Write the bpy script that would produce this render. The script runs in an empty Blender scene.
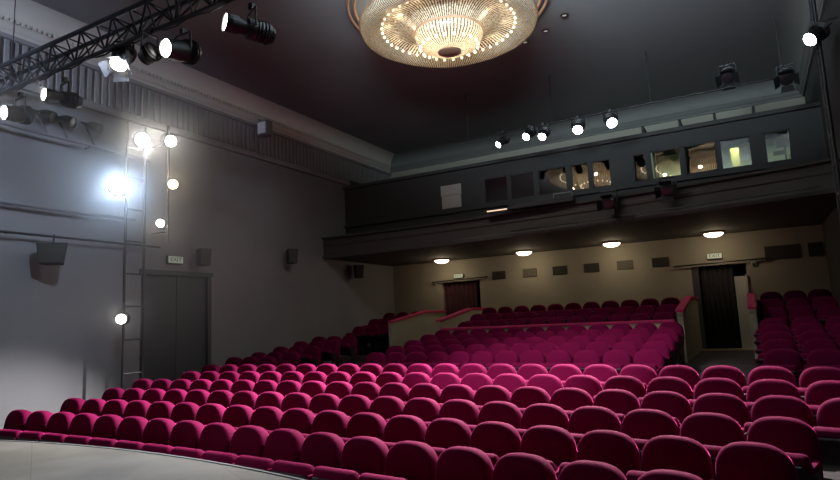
import bpy, math, random
from mathutils import Vector, Matrix
random.seed(7)
SC = bpy.context.scene
COL = SC.collection
PI = math.pi
EYE = 1.9                       # camera height over the front floor
XL, XR, YB, YF = -11.35, 1.75, 18.6, -4.0

# ------------------------------------------------------------------ materials
def mat(name, c, rough=.6, metal=0., sheen=0., noise=0., nscale=8., emis=0., ecol=None, bump=0., trans=0., spec=.5):
    m = bpy.data.materials.new(name); m.use_nodes = True
    nt = m.node_tree; b = nt.nodes['Principled BSDF']
    b.inputs['Base Color'].default_value = (*c, 1)
    b.inputs['Roughness'].default_value = rough
    b.inputs['Metallic'].default_value = metal
    b.inputs['Specular IOR Level'].default_value = spec
    if sheen:
        b.inputs['Sheen Weight'].default_value = sheen
        b.inputs['Sheen Roughness'].default_value = .2
        b.inputs['Sheen Tint'].default_value = (1, .06, .33, 1)
    if trans:
        b.inputs['Transmission Weight'].default_value = trans
    if emis:
        b.inputs['Emission Color'].default_value = (*(ecol or c), 1)
        b.inputs['Emission Strength'].default_value = emis
    if noise or bump:
        tc = nt.nodes.new('ShaderNodeTexCoord')
        nz = nt.nodes.new('ShaderNodeTexNoise'); nz.inputs['Scale'].default_value = nscale
        nz.inputs['Detail'].default_value = 5
        nt.links.new(tc.outputs['Object'], nz.inputs['Vector'])
        if noise:
            mx = nt.nodes.new('ShaderNodeMix'); mx.data_type = 'RGBA'
            mx.inputs['A'].default_value = (*[v * (1 - noise) for v in c], 1)
            mx.inputs['B'].default_value = (*[min(1, v * (1 + noise)) for v in c], 1)
            nt.links.new(nz.outputs['Fac'], mx.inputs['Factor'])
            nt.links.new(mx.outputs['Result'], b.inputs['Base Color'])
        if bump:
            bp = nt.nodes.new('ShaderNodeBump'); bp.inputs['Strength'].default_value = bump
            nt.links.new(nz.outputs['Fac'], bp.inputs['Height'])
            nt.links.new(bp.outputs['Normal'], b.inputs['Normal'])
    return m

M = {}
M['velvet'] = mat('plum_velvet', (.12, .003, .036), .85, sheen=.7, noise=.25, nscale=30, spec=.05)
M['shell'] = mat('dark_seat_shell', (.022, .012, .02), .6)
M['cap'] = mat('pink_rail_velvet', (.50, .035, .13), .8, sheen=.3, spec=.2)
M['iron'] = mat('black_iron', (.018, .018, .02), .45, metal=.3)
M['truss'] = mat('truss_metal', (.035, .035, .042), .45, metal=.4)
M['pipe'] = mat('grey_pipe', (.16, .165, .18), .5)
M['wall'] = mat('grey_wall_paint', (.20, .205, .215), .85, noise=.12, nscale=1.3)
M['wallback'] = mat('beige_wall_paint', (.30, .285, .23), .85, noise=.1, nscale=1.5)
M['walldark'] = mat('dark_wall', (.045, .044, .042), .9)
M['ceil'] = mat('ceiling_paint', (.16, .16, .16), .9, noise=.15, nscale=.5)
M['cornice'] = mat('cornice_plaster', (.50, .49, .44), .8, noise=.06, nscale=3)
M['cornice_shaded'] = mat('cornice_plaster_shaded', (.155, .155, .145), .85, noise=.08, nscale=3)  # same plaster as the left cornice, darkened for shade at the back and right
M['frieze'] = mat('frieze_plaster', (.24, .235, .24), .85)
M['balc'] = mat('balcony_paint', (.055, .053, .048), .85, noise=.12, nscale=2)
M['booth'] = mat('booth_paint', (.043, .043, .042), .85, noise=.1, nscale=2)
M['soffit'] = mat('soffit_paint', (.17, .155, .125), .85, noise=.1, nscale=2)
M['floor'] = mat('dark_carpet', (.030, .024, .024), .95, noise=.25, nscale=12)
M['parapet'] = mat('parapet_plaster', (.33, .31, .235), .85, noise=.08, nscale=2)
M['tier'] = mat('tier_carpet', (.045, .03, .03), .95)
M['curtain_red'] = mat('maroon_curtain', (.034, .004, .010), .9, sheen=.2)
M['curtain_black'] = mat('black_curtain', (.012, .009, .012), .9)
M['doorleaf'] = mat('door_paint', (.5, .5, .48), .5)
M['doordark'] = mat('dark_door_paint', (.05, .055, .06), .6)
M['sign'] = mat('exit_sign_face', (.55, .62, .55), .5, emis=.16, ecol=(.62, .78, .62))
M['signtext'] = mat('exit_sign_letters', (.02, .10, .04), .6)
M['nosing'] = mat('tan_nosing', (.40, .33, .20), .7)
M['grille'] = mat('vent_metal', (.035, .033, .028), .7)
M['spk'] = mat('speaker_black', (.02, .022, .028), .7)
M['glassdome'] = mat('opal_glass_dome', (.9, .85, .75), .4, emis=9, ecol=(1, .80, .55))
M['brass'] = mat('aged_brass', (.42, .25, .16), .45, metal=.35)
M['bulb'] = mat('chandelier_bulb', (1, .9, .7), .4, emis=1.5, ecol=(1, .84, .60))
M['white'] = mat('white_panel', (.42, .41, .36), .7)
M['paper'] = mat('paper', (.8, .82, .85), .8)
M['cabinet'] = mat('yellow_cabinet', (.42, .36, .12), .7)
M['boothwall'] = mat('booth_inner_wall', (.55, .62, .45), .85)
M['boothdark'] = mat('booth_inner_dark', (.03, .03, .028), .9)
M['monitor'] = mat('monitor_black', (.01, .01, .012), .3)
M['tube'] = mat('booth_tube_light', (1, 1, 1), .5, emis=7, ecol=(.86, 1, .78))
M['strip'] = mat('lit_strip', (1, .8, .6), .5, emis=.9, ecol=(1, .72, .5))
M['cable'] = mat('black_cable', (.012, .012, .013), .7)
def lens(name, col, s): return mat(name, (1, 1, 1), .3, emis=s, ecol=col)

def glass_mat():
    m = bpy.data.materials.new('booth_glass'); m.use_nodes = True
    nt = m.node_tree; nt.nodes.clear()
    o = nt.nodes.new('ShaderNodeOutputMaterial'); mx = nt.nodes.new('ShaderNodeMixShader')
    t = nt.nodes.new('ShaderNodeBsdfTransparent'); g = nt.nodes.new('ShaderNodeBsdfGlossy')
    g.inputs['Roughness'].default_value = .01
    t.inputs['Color'].default_value = (.9, .93, .9, 1)
    mx.inputs['Fac'].default_value = .24
    nt.links.new(t.outputs[0], mx.inputs[1]); nt.links.new(g.outputs[0], mx.inputs[2]); nt.links.new(mx.outputs[0], o.inputs[0])
    return m
M['glass'] = glass_mat()

def bead_mat(name, nrad, sc):
    """crystal strands: radial strings of clear beads; light from the bulbs inside shines through them"""
    m = bpy.data.materials.new(name); m.use_nodes = True
    nt = m.node_tree; nt.nodes.clear(); L = nt.links.new
    o = nt.nodes.new('ShaderNodeOutputMaterial')
    tc = nt.nodes.new('ShaderNodeTexCoord'); sp = nt.nodes.new('ShaderNodeSeparateXYZ'); L(tc.outputs['Object'], sp.inputs[0])
    at = nt.nodes.new('ShaderNodeMath'); at.operation = 'ARCTAN2'; L(sp.outputs['Y'], at.inputs[0]); L(sp.outputs['X'], at.inputs[1])
    an = nt.nodes.new('ShaderNodeMath'); an.operation = 'MULTIPLY'; an.inputs[1].default_value = nrad; L(at.outputs[0], an.inputs[0])
    si = nt.nodes.new('ShaderNodeMath'); si.operation = 'SINE'; L(an.outputs[0], si.inputs[0])
    nz = nt.nodes.new('ShaderNodeTexNoise'); nz.inputs['Scale'].default_value = sc; nz.inputs['Detail'].default_value = 3
    L(tc.outputs['Object'], nz.inputs['Vector'])
    ad = nt.nodes.new('ShaderNodeMath'); ad.operation = 'MULTIPLY_ADD'; ad.inputs[1].default_value = .22; L(si.outputs[0], ad.inputs[0]); L(nz.outputs['Fac'], ad.inputs[2])
    rp = nt.nodes.new('ShaderNodeValToRGB'); rp.color_ramp.elements[0].position = .34; rp.color_ramp.elements[0].color = (.10, .07, .045, 1)
    rp.color_ramp.elements[1].position = .74; rp.color_ramp.elements[1].color = (.95, .88, .72, 1)
    L(ad.outputs[0], rp.inputs[0])
    tr = nt.nodes.new('ShaderNodeBsdfTranslucent'); L(rp.outputs[0], tr.inputs[0])
    df = nt.nodes.new('ShaderNodeBsdfDiffuse'); L(rp.outputs[0], df.inputs[0])
    gl = nt.nodes.new('ShaderNodeBsdfGlossy'); gl.inputs['Roughness'].default_value = .25; L(rp.outputs[0], gl.inputs[0])
    m1 = nt.nodes.new('ShaderNodeMixShader'); m1.inputs[0].default_value = .45; L(tr.outputs[0], m1.inputs[1]); L(df.outputs[0], m1.inputs[2])
    m2 = nt.nodes.new('ShaderNodeMixShader'); m2.inputs[0].default_value = .2; L(m1.outputs[0], m2.inputs[1]); L(gl.outputs[0], m2.inputs[2])
    L(m2.outputs[0], o.inputs[0])
    return m
M['bead'] = bead_mat('crystal_strands', 110, 26)
M['beadrow'] = bead_mat('crystal_rows', 230, 60)
M['beadbowl'] = bead_mat('crystal_beads', 60, 45)

def stage_mat():
    m = mat('stage_boards', (.30, .29, .26), .7)
    nt = m.node_tree; b = nt.nodes['Principled BSDF']; L = nt.links.new
    tc = nt.nodes.new('ShaderNodeTexCoord'); mp = nt.nodes.new('ShaderNodeMapping'); mp.inputs['Rotation'].default_value = (0, 0, .5); mp.inputs['Scale'].default_value = (1, 1, 1)
    L(tc.outputs['Object'], mp.inputs[0])
    br = nt.nodes.new('ShaderNodeTexBrick'); br.inputs['Scale'].default_value = 1.0; br.inputs['Brick Width'].default_value = 2.4; br.inputs['Row Height'].default_value = 1.2
    br.inputs['Mortar Size'].default_value = .004; br.inputs['Color1'].default_value = (.21, .205, .185, 1); br.inputs['Color2'].default_value = (.195, .19, .17, 1); br.inputs['Mortar'].default_value = (.14, .135, .12, 1)
    L(mp.outputs[0], br.inputs[0])
    nz = nt.nodes.new('ShaderNodeTexNoise'); nz.inputs['Scale'].default_value = 3; nz.inputs['Detail'].default_value = 8; L(mp.outputs[0], nz.inputs[0])
    mx = nt.nodes.new('ShaderNodeMix'); mx.data_type = 'RGBA'; mx.blend_type = 'MULTIPLY'; mx.inputs['Factor'].default_value = .55
    L(br.outputs[0], mx.inputs['A']); L(nz.outputs[0], mx.inputs['B']); L(mx.outputs['Result'], b.inputs['Base Color'])
    return m
M['stage'] = stage_mat()

# ------------------------------------------------------------------ mesh helpers
class MB:
    def __init__(s): s.v = []; s.f = []
    def add(s, vs, fs):
        n = len(s.v); s.v += [tuple(v) for v in vs]; s.f += [tuple(i + n for i in f) for f in fs]; return s
    def box(s, c, d, R=None):
        x, y, z = d[0] / 2, d[1] / 2, d[2] / 2; c = Vector(c)
        vs = [Vector(p) for p in ((-x, -y, -z), (x, -y, -z), (x, y, -z), (-x, y, -z), (-x, -y, z), (x, -y, z), (x, y, z), (-x, y, z))]
        if R is not None: vs = [R @ v for v in vs]
        return s.add([v + c for v in vs], [(3, 2, 1, 0), (4, 5, 6, 7), (0, 1, 5, 4), (1, 2, 6, 5), (2, 3, 7, 6), (3, 0, 4, 7)])
    def tube(s, a, b, r, n=8, r2=None):
        a, b = Vector(a), Vector(b); d = (b - a).normalized(); r2 = r if r2 is None else r2
        u = d.orthogonal().normalized(); w = d.cross(u)
        vs = [];
        for p, q in ((a, r), (b, r2)):
            for i in range(n):
                t = 2 * PI * i / n; vs.append(p + (u * math.cos(t) + w * math.sin(t)) * q)
        fs = [(i, (i + 1) % n, n + (i + 1) % n, n + i) for i in range(n)] + [tuple(range(n))[::-1], tuple(range(n, 2 * n))]
        return s.add(vs, fs)
    def path(s, pts, r, n=7):
        for a, b in zip(pts, pts[1:]): s.tube(a, b, r, n)
        return s
    def lathe(s, prof, n=24, mtx=None, cap0=False, cap1=False):
        vs = []; k = len(prof)
        for i in range(n):
            t = 2 * PI * i / n
            for r, z in prof:
                v = Vector((r * math.cos(t), r * math.sin(t), z)); vs.append(mtx @ v if mtx is not None else v)
        fs = [(i * k + j, ((i + 1) % n) * k + j, ((i + 1) % n) * k + j + 1, i * k + j + 1) for i in range(n) for j in range(k - 1)]
        if cap0: fs.append(tuple(i * k for i in range(n))[::-1])
        if cap1: fs.append(tuple(i * k + k - 1 for i in range(n)))
        return s.add(vs, fs)
    def prism(s, pts, z0, z1):
        n = len(pts)
        return s.add([(x, y, z0) for x, y in pts] + [(x, y, z1) for x, y in pts],
                     [tuple(range(n))[::-1], tuple(range(n, 2 * n))] + [(i, (i + 1) % n, n + (i + 1) % n, n + i) for i in range(n)])
    def build(s, name, m, parent=None, smooth=False, loc=None):
        me = bpy.data.meshes.new(name); me.from_pydata(s.v, [], s.f); me.validate(); me.update()
        me.materials.append(M[m] if isinstance(m, str) else m)
        import bmesh
        bm = bmesh.new(); bm.from_mesh(me); bmesh.ops.recalc_face_normals(bm, faces=bm.faces); bm.to_mesh(me); bm.free()
        if smooth:
            for p in me.polygons: p.use_smooth = True
            me.set_sharp_from_angle(angle=math.radians(50))
        o = bpy.data.objects.new(name, me); COL.objects.link(o)
        if parent is not None: o.parent = parent
        if loc is not None: o.location = loc
        return o

def empty(name, loc, rz=0.):
    o = bpy.data.objects.new(name, None); COL.objects.link(o); o.location = loc; o.rotation_euler = (0, 0, rz); o.empty_display_size = .1
    return o
def tag(o, label, cat, group=None, kind=None):
    o['label'] = label; o['category'] = cat
    if group: o['group'] = group
    if kind: o['kind'] = kind
    return o
def struct(o): o['kind'] = 'structure'; return o
def copy_tree(o, parent=None):
    c = o.copy(); COL.objects.link(c); c.parent = parent
    for ch in o.children: copy_tree(ch, c)
    return c

# ------------------------------------------------------------------ row geometry
def sh(X):
    u = X + 5; return -.089 * u - .0118 * u * u
def dsh(X): return -.089 - .0236 * (X + 5)
ROWS = [(4.81, .0), (5.61, .06), (6.42, .12), (7.27, .18), (8.10, .24), (8.95, .30), (10.88, .38), (11.7, .475), (12.5, .565), (13.3, .665), (14.1, .75)]
PROF = [(-20, 0.), (4.3, 0.)] + ROWS + [(40, .75)]
def fz(t):
    for (a, za), (b, zb) in zip(PROF, PROF[1:]):
        if t <= b: return za + (zb - za) * (t - a) / (b - a)
    return .75

# ------------------------------------------------------------------ room shell
XS = [XL + (XR - XL) * i / 26 for i in range(27)]
TS = [-5, 1.5, 4.3] + [t for t, _ in ROWS] + [14.75, 16, 20.5]
fl = MB(); vs = [(x, min(YB, max(YF, t + sh(x))), fz(t)) for x in XS for t in TS]; k = len(TS)
fl.add(vs, [(i * k + j, (i + 1) * k + j, (i + 1) * k + j + 1, i * k + j + 1) for i in range(26) for j in range(k - 1)])
struct(fl.build('floor', 'floor'))
H = EYE + 5.98     # ceiling height
CZ = EYE + 5.49    # cornice underside
# wall_left with a doorway opening (three slabs)
DY0, DY1, DZ = 8.35, 10.1, EYE + 1.27
w = MB()
w.box((XL - .1, (YF + DY0) / 2, H / 2), (.2, DY0 - YF, H)); w.box((XL - .1, (DY1 + YB) / 2, H / 2), (.2, YB - DY1, H)); w.box((XL - .1, (DY0 + DY1) / 2, (DZ + H) / 2), (.2, DY1 - DY0, H - DZ))
struct(w.build('wall_left', 'wall'))
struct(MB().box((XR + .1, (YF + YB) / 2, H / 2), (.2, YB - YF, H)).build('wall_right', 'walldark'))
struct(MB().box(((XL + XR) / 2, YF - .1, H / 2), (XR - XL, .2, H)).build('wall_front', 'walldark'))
LD = (-9.38, -7.98, EYE + 1.28); RD = (-1.47, -.10, EYE + 1.17)
w = MB()
def yb(x0, x1, z0, z1): w.box(((x0 + x1) / 2, YB + .1, (z0 + z1) / 2), (x1 - x0, .2, z1 - z0))
yb(XL, LD[0], 0, H); yb(LD[1], RD[0], 0, H); yb(RD[1], XR, 0, H); yb(LD[0], LD[1], LD[2], H); yb(RD[0], RD[1], RD[2], H)
struct(w.build('wall_back', 'wallback'))
struct(MB().box(((XL + XR) / 2, (YF + YB) / 2, H + .1), (XR - XL, YB - YF, .2)).build('ceiling', 'ceil'))
# dark lobby niches behind the doorways
def niche(name, x0, x1, z1):
    n = MB(); d = 1.0
    n.box(((x0 + x1) / 2, YB + .2 + d, (.75 + z1) / 2), (x1 - x0 + .2, .05, z1 - .75)); n.box((x0 - .05, YB + .2 + d / 2, (.75 + z1) / 2), (.05, d, z1 - .75)); n.box((x1 + .05, YB + .2 + d / 2, (.75 + z1) / 2), (.05, d, z1 - .75))
    n.box(((x0 + x1) / 2, YB + .2 + d / 2, z1), (x1 - x0 + .2, d, .05)); n.box(((x0 + x1) / 2, YB + .1 + d / 2, .72), (x1 - x0 + .2, d + .2, .05))
    struct(n.build(name, 'walldark'))
niche('wall_lobby_left', LD[0], LD[1], LD[2]); niche('wall_lobby_right', RD[0], RD[1], RD[2])

# cornice: cove profile swept along left, back and right walls
def sweep(mb, prof, side):
    """prof: (inset from wall, z)"""
    k = len(prof)
    if side == 'left': ends = [[(XL + a, YF, z) for a, z in prof], [(XL + a, YB - a, z) for a, z in prof]]
    elif side == 'right': ends = [[(XR - a, YF, z) for a, z in prof], [(XR - a, YB - a, z) for a, z in prof]]
    else: ends = [[(XL + a, YB - a, z) for a, z in prof], [(XR - a, YB - a, z) for a, z in prof]]
    mb.add(ends[0] + ends[1], [(j, j + 1, k + j + 1, k + j) for j in range(k - 1)])
CP = [(0, CZ - .0), (.06, CZ), (.07, CZ + .05), (.11, CZ + .07), (.13, CZ + .13), (.19, CZ + .16), (.20, CZ + .22)] + \
     [(.20 + .45 * (1 - math.cos(a)), CZ + .22 + (H - CZ - .22) * math.sin(a)) for a in [PI / 2 * i / 8 for i in range(1, 9)]]
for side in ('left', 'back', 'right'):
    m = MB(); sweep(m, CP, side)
    if side == 'left':     # row of little scallops along the moulding
        y = 2.5
        while y < YB - .4:
            m.box((XL + .215, y, CZ + .19), (.04, .05, .06)); y += .095
    struct(m.build('trim_cornice_' + side, 'cornice' if side == 'left' else 'cornice_shaded', smooth=True))
# fluted frieze under the cornice on the left wall
fr = MB(); fr.box((XL + .02, (2 + YB) / 2, CZ - .48), (.04, YB - 2, .92)); y = 2.2
while y < YB - .2:
    fr.box((XL + .06, y, CZ - .45), (.05, .075, .66)); y += .155
fr.box((XL + .06, (2 + YB) / 2, CZ - .06), (.08, YB - 2, .08)); fr.box((XL + .05, (2 + YB) / 2, CZ - .90), (.10, YB - 2, .10))
struct(fr.build('trim_frieze', 'frieze'))

# stage apron
ACX, ACY, AR = -5.3, -8.0, 11.5
arc = []
for i in range(41):
    x = XL + (XR - XL) * i / 40; arc.append((x, ACY + math.sqrt(AR * AR - (x - ACX) ** 2)))
st = MB().prism([(XL, YF)] + arc[::1] + [(XR, YF)], 0.02, .9)
struct(st.build('floor_stage', 'stage'))
ed = MB()
for (x0, y0), (x1, y1) in zip(arc, arc[1:]):
    ed.add([(x0, y0 - .015, .9), (x1, y1 - .015, .9), (x1, y1 + .01, .9), (x0, y0 + .01, .9), (x0, y0 - .015, .906), (x1, y1 - .015, .906), (x1, y1 + .01, .906), (x0, y0 + .01, .906)],
           [(4, 5, 6, 7), (0, 1, 5, 4), (1, 2, 6, 5), (2, 3, 7, 6), (3, 0, 4, 7)])
struct(ed.build('trim_stage_edge', M['pipe']))

# ------------------------------------------------------------------ rear tiers
TIER = [(14.95, .93), (16.0, 1.14), (16.95, 1.33)]     # (front edge t, height); seats stand on these
def sh2(X): return .45 * sh(X)
def tier(name, x0, x1):
    m = MB(); n = max(2, int((x1 - x0) / .5)); prof = []
    z = .70
    for t, h in TIER: prof += [(t, z), (t, h)]; z = h
    xs = [x0 + (x1 - x0) * i / n for i in range(n + 1)]
    pr = prof + [(99, z), (99, .70)]
    k = len(pr); vs = [(x, min(YB - .01, t + sh2(x)) if t < 90 else YB - .01, zz) for x in xs for t, zz in pr]
    m.add(vs, [(i * k + j, (i + 1) * k + j, (i + 1) * k + (j + 1) % k, i * k + (j + 1) % k) for i in range(n) for j in range(k)] + [tuple(range(k)), tuple(n * k + j for j in range(k))[::-1]])
    return struct(m.build(name, 'tier'))
VL0, VL1, VR0, VR1 = -9.33, -7.72, -1.45, -.05
tier('floor_tier_left', XL, VL0 - .08); tier('floor_tier_centre', VL1 + .08, VR0 - .08); tier('floor_tier_right', VR1 + .08, XR)

# parapets with a pink padded cap
def parapet(pts, label, z_floor, thick=.12):
    """pts: list of (x, y, ztop)"""
    o = empty('aisle_parapet', (pts[0][0], pts[0][1], z_floor)); tag(o, label, 'parapet', 'pink-capped parapets of the rear blocks')
    off = Vector((pts[0][0], pts[0][1], z_floor))
    def strip(half, zlo, zhi):
        m = MB(); vs = []
        for i, (x, y, z) in enumerate(pts):
            a = pts[max(0, i - 1)]; b = pts[min(len(pts) - 1, i + 1)]
            d = Vector((b[0] - a[0], b[1] - a[1], 0)).normalized(); nrm = Vector((-d.y, d.x, 0)) * half
            for sx, zz in ((1, zlo(z)), (-1, zlo(z)), (-1, zhi(z)), (1, zhi(z))): vs.append(Vector((x, y, zz)) + nrm * sx - off)
        n = len(pts); m.add(vs, [(i * 4 + j, (i + 1) * 4 + j, (i + 1) * 4 + (j + 1) % 4, i * 4 + (j + 1) % 4) for i in range(n - 1) for j in range(4)] + [(0, 1, 2, 3), tuple((n - 1) * 4 + j for j in (3, 2, 1, 0))])
        return m
    strip(thick / 2, lambda z: z_floor, lambda z: z - .05).build('panel', 'parapet', o)
    c = strip(thick / 2 + .03, lambda z: z - .05, lambda z: z + .02).build('cap', 'cap', o); c['label'] = 'pink padded cap'
    bv = c.modifiers.new('b', 'BEVEL'); bv.width = .018; bv.segments = 2; bv.limit_method = 'ANGLE'
    strip(thick / 2 + .012, lambda z: z - .13, lambda z: z - .10).build('rail_moulding', 'nosing', o)
    return o
E_ = EYE
parapet([(VL0, 15.0, E_ + .03), (VL0, 17.1, E_ + .31), (VL0, YB - .05, E_ + .31)], 'sloping pink-capped parapet between the maroon curtain door and the spotlit wall', .75)
parapet([(VL1, 14.95, E_ + .0), (VL1, 17.1, E_ + .32), (VL1, YB - .05, E_ + .32)], 'sloping pink-capped parapet on the centre-block side of the maroon curtain door', .75)
parapet([(VR0, 14.3, E_ - .02), (VR0, 16.6, E_ + .30), (VR0, YB - .05, E_ + .30)], 'sloping pink-capped parapet on the centre-block side of the black curtain door', .75)
parapet([(VR1, 14.3, E_ - .02), (VR1, 16.6, E_ + .28), (VR1, YB - .05, E_ + .28)], 'pink-capped parapet between the black curtain door and the dark seats', .75)
pp = []
for i in range(13):
    x = VL1 + .12 + (VR0 - VL1 - .24) * i / 12; pp.append((x, 14.78 + sh(x) * .8, E_ - .235))
parapet(pp, 'long low pink-capped parapet running behind the last row of the centre block', .75)

# ------------------------------------------------------------------ seats
def outline(w, h, n=9):
    """half-width w, straight to 58 % height, superelliptic arch above; z 0..h"""
    pts = [(-w * .94, 0), (w * .94, 0), (w, .08 * h / .5)]
    zs = h * .56
    for i in range(2 * n + 1):
        a = PI * i / (2 * n); c, s_ = math.cos(a), math.sin(a)
        pts.append((w * math.copysign(abs(c) ** .72, c), zs + (h - zs) * abs(s_) ** .8))
    pts.append((-w, .08 * h / .5))
    return pts
def padded(w, h, th, lean, y0, z0, ins=((0, 0), (.008, .35), (.022, .65), (.05, .9), (.09, 1.0))):
    m = MB(); base = outline(w, h); cx, cz = 0, h * .52; loops = []
    seq = [(i, -t) for i, t in ins[::-1]] + [(i, t) for i, t in ins[1:]]
    for inset, t in seq:
        lp = []
        for x, z in base:
            fx = 1 - inset / w; fzv = 1 - inset / (h * .5)
            X, Z, Y = cx + (x - cx) * fx, cz + (z - cz) * fzv, t * th / 2
            lp.append((X, y0 + Y + Z * math.sin(lean), z0 + Z * math.cos(lean) - Y * math.sin(lean)))
        loops.append(lp)
    n = len(base); vs = [p for l in loops for p in l]
    fs = [(a * n + i, a * n + (i + 1) % n, (a + 1) * n + (i + 1) % n, (a + 1) * n + i) for a in range(len(loops) - 1) for i in range(n)]
    fs += [tuple(range(n)), tuple(range((len(loops) - 1) * n, len(loops) * n))[::-1]]
    return m.add(vs, fs)
def rbox(cx, cy, cz, dx, dy, dz, r, R=None, seg=3):
    """rounded box along x: rounded rectangle in the yz plane, ends softened"""
    m = MB(); ring = []
    for qy, qz, a0 in ((1, 1, 0), (-1, 1, PI / 2), (-1, -1, PI), (1, -1, 1.5 * PI)):
        for i in range(seg + 1):
            a = a0 + PI / 2 * i / seg; ring.append((qy * (dy / 2 - r) + r * math.cos(a), qz * (dz / 2 - r) + r * math.sin(a)))
    n = len(ring); loops = []
    for x, s_ in ((-dx / 2, .72), (-dx / 2 + .012, .92), (-dx / 2 + .035, 1), (dx / 2 - .035, 1), (dx / 2 - .012, .92), (dx / 2, .72)):
        sy = 1 - (1 - s_) * .1 / dy if dy > .1 else s_; sz = 1 - (1 - s_) * .1 / dz if dz > .1 else s_
        loops.append([Vector((x, y * sy, z * sz)) for y, z in ring])
    vs = []
    for l in loops:
        for v in l:
            vs.append((R @ v if R is not None else v) + Vector((cx, cy, cz)))
    fs = [(a * n + i, a * n + (i + 1) % n, (a + 1) * n + (i + 1) % n, (a + 1) * n + i) for a in range(5) for i in range(n)] + [tuple(range(n))[::-1], tuple(range(5 * n, 6 * n))]
    return m.add(vs, fs)

SEATS = 'plum velvet theatre seats'
def make_seat():
    """local frame: faces -Y, top of the backrest above the origin"""
    o = empty('theatre_seat', (0, 0, 0))
    lean = .17
    b = padded(.25, .52, .17, lean, -.065, .385, ((0, 0), (.004, .45), (.014, .75), (.034, .93), (.065, 1.0))).build('backrest', 'velvet', o, True)
    padded(.212, .47, .03, lean, .032, .375, ((0, 0), (.01, .8), (.02, 1.0))).build('back_panel', 'shell', b, True)
    ang = math.radians(41); L_ = .40
    R = Matrix.Rotation(-ang, 3, 'X')           # +y is toward the hinge, the front edge (-y) tips up
    c = Vector((0, -.13, .42)) + R @ Vector((0, -L_ / 2, .0))
    s = rbox(c.x, c.y, c.z, .448, L_, .13, .06, R, 4).build('seat', 'velvet', o, True)
    c2 = c + R @ Vector((0, .0, -.064))
    rbox(c2.x, c2.y, c2.z, .44, L_ - .03, .034, .014, R, 2).build('seat_pan', 'shell', s, True)
    rbox(.245, -.295, .60, .034, .28, .05, .017, None, 3).build('armrest', 'velvet', o, True)
    leg = MB(); leg.box((.245, -.22, .30), (.022, .16, .56)); leg.box((.245, -.2, .012), (.034, .26, .03)); leg.box((.245, -.275, .565), (.024, .22, .03))
    leg.build('side_frame', 'iron', o)
    return o
def end_arm(o):
    a = rbox(-.245, -.295, .60, .034, .28, .05, .017, None, 3).build('armrest', 'velvet', o, True)
    leg = MB(); leg.box((-.245, -.22, .30), (.022, .16, .56)); leg.box((-.245, -.2, .012), (.034, .26, .03)); leg.box((-.245, -.275, .565), (.024, .22, .03))
    leg.build('side_frame', 'iron', o)
    return a
proto = make_seat(); proto_used = False
proto_end = copy_tree(proto); end_arm(proto_end); end_used = False
ORD = 'first second third fourth fifth sixth seventh eighth ninth tenth eleventh twelfth thirteenth fourteenth fifteenth sixteenth seventeenth eighteenth nineteenth twentieth twenty-first twenty-second twenty-third twenty-fourth'.split()
def put_seat(x, y, z, rz, label, end=False):
    global proto_used, end_used
    if end:
        o = proto_end if not end_used else copy_tree(proto_end); end_used = True
    else:
        o = proto if not proto_used else copy_tree(proto); proto_used = True
    o.location = (x, y, z); o.rotation_euler = (0, 0, rz + random.uniform(-.012, .012))
    tag(o, label, 'theatre seat', SEATS)
FRONT = [(-9.44, .522, 18), (-9.45, .5185, 19), (-9.64, .5116, 20), (-10.03, .507, 22), (-9.74, .5163, 22), (-10.12, .51, 23)]
for r, (x0, p, n) in enumerate(FRONT):
    t, z = ROWS[r]
    for i in range(n):
        x = x0 + p * i
        if x > 1.45: continue
        put_seat(x, t + sh(x), z, math.atan(dsh(x)), 'plum velvet tip-up seat, %s from the spotlit wall, %s row from the stage' % (ORD[i], ORD[r]), i == 0)
for r in range(6, 11):
    t, z = ROWS[r]; ro = ORD[r - 6]
    for i in range(12):
        x = -7.235 + .5135 * i
        put_seat(x, t + sh(x), z, math.atan(dsh(x)), 'plum seat in centre block, %s from its maroon-curtain end, %s row behind the cross aisle' % (ORD[i], ro), i == 0)
    for i in range(3):
        x = -10.95 + .52 * i
        y = t + sh(x) * .3 - .38
        put_seat(x, y, fz(y - sh(x)), math.atan(dsh(x) * .4), 'plum seat of the wall-side block, %s from the wall, %s row behind the cross aisle' % (ORD[i], ro), i == 0)
    for i in range(3):
        x = .27 + .52 * i
        put_seat(x, t + sh(x), z, math.atan(dsh(x)), 'dim plum seat beyond the black curtain door, %s from aisle, %s row behind cross aisle' % (ORD[i], ro), i == 0)
for r, (t, z) in enumerate(((15.72, .93), (16.62, 1.14), (17.55, 1.33))):
    ro = ORD[r]
    for i in range(11):
        x = -7.28 + .532 * i
        put_seat(x, t + sh2(x), z, math.atan(dsh(x) * .45), 'plum seat above the long parapet, %s from the maroon curtain, %s row up' % (ORD[i], ro), i == 0)
    for i in range(3):
        x = -10.95 + .52 * i
        put_seat(x, t + sh2(x), z, 0, 'shaded plum seat in the raised corner block, %s from the wall, %s row up' % (ORD[i], ro), i == 0)
    for i in range(3):
        x = .37 + .5 * i
        put_seat(x, t + sh2(x), z, math.atan(dsh(x) * .45), 'dark raised seat by the black curtain door, %s from the aisle, %s row up' % (ORD[i], ro), i == 0)

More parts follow.
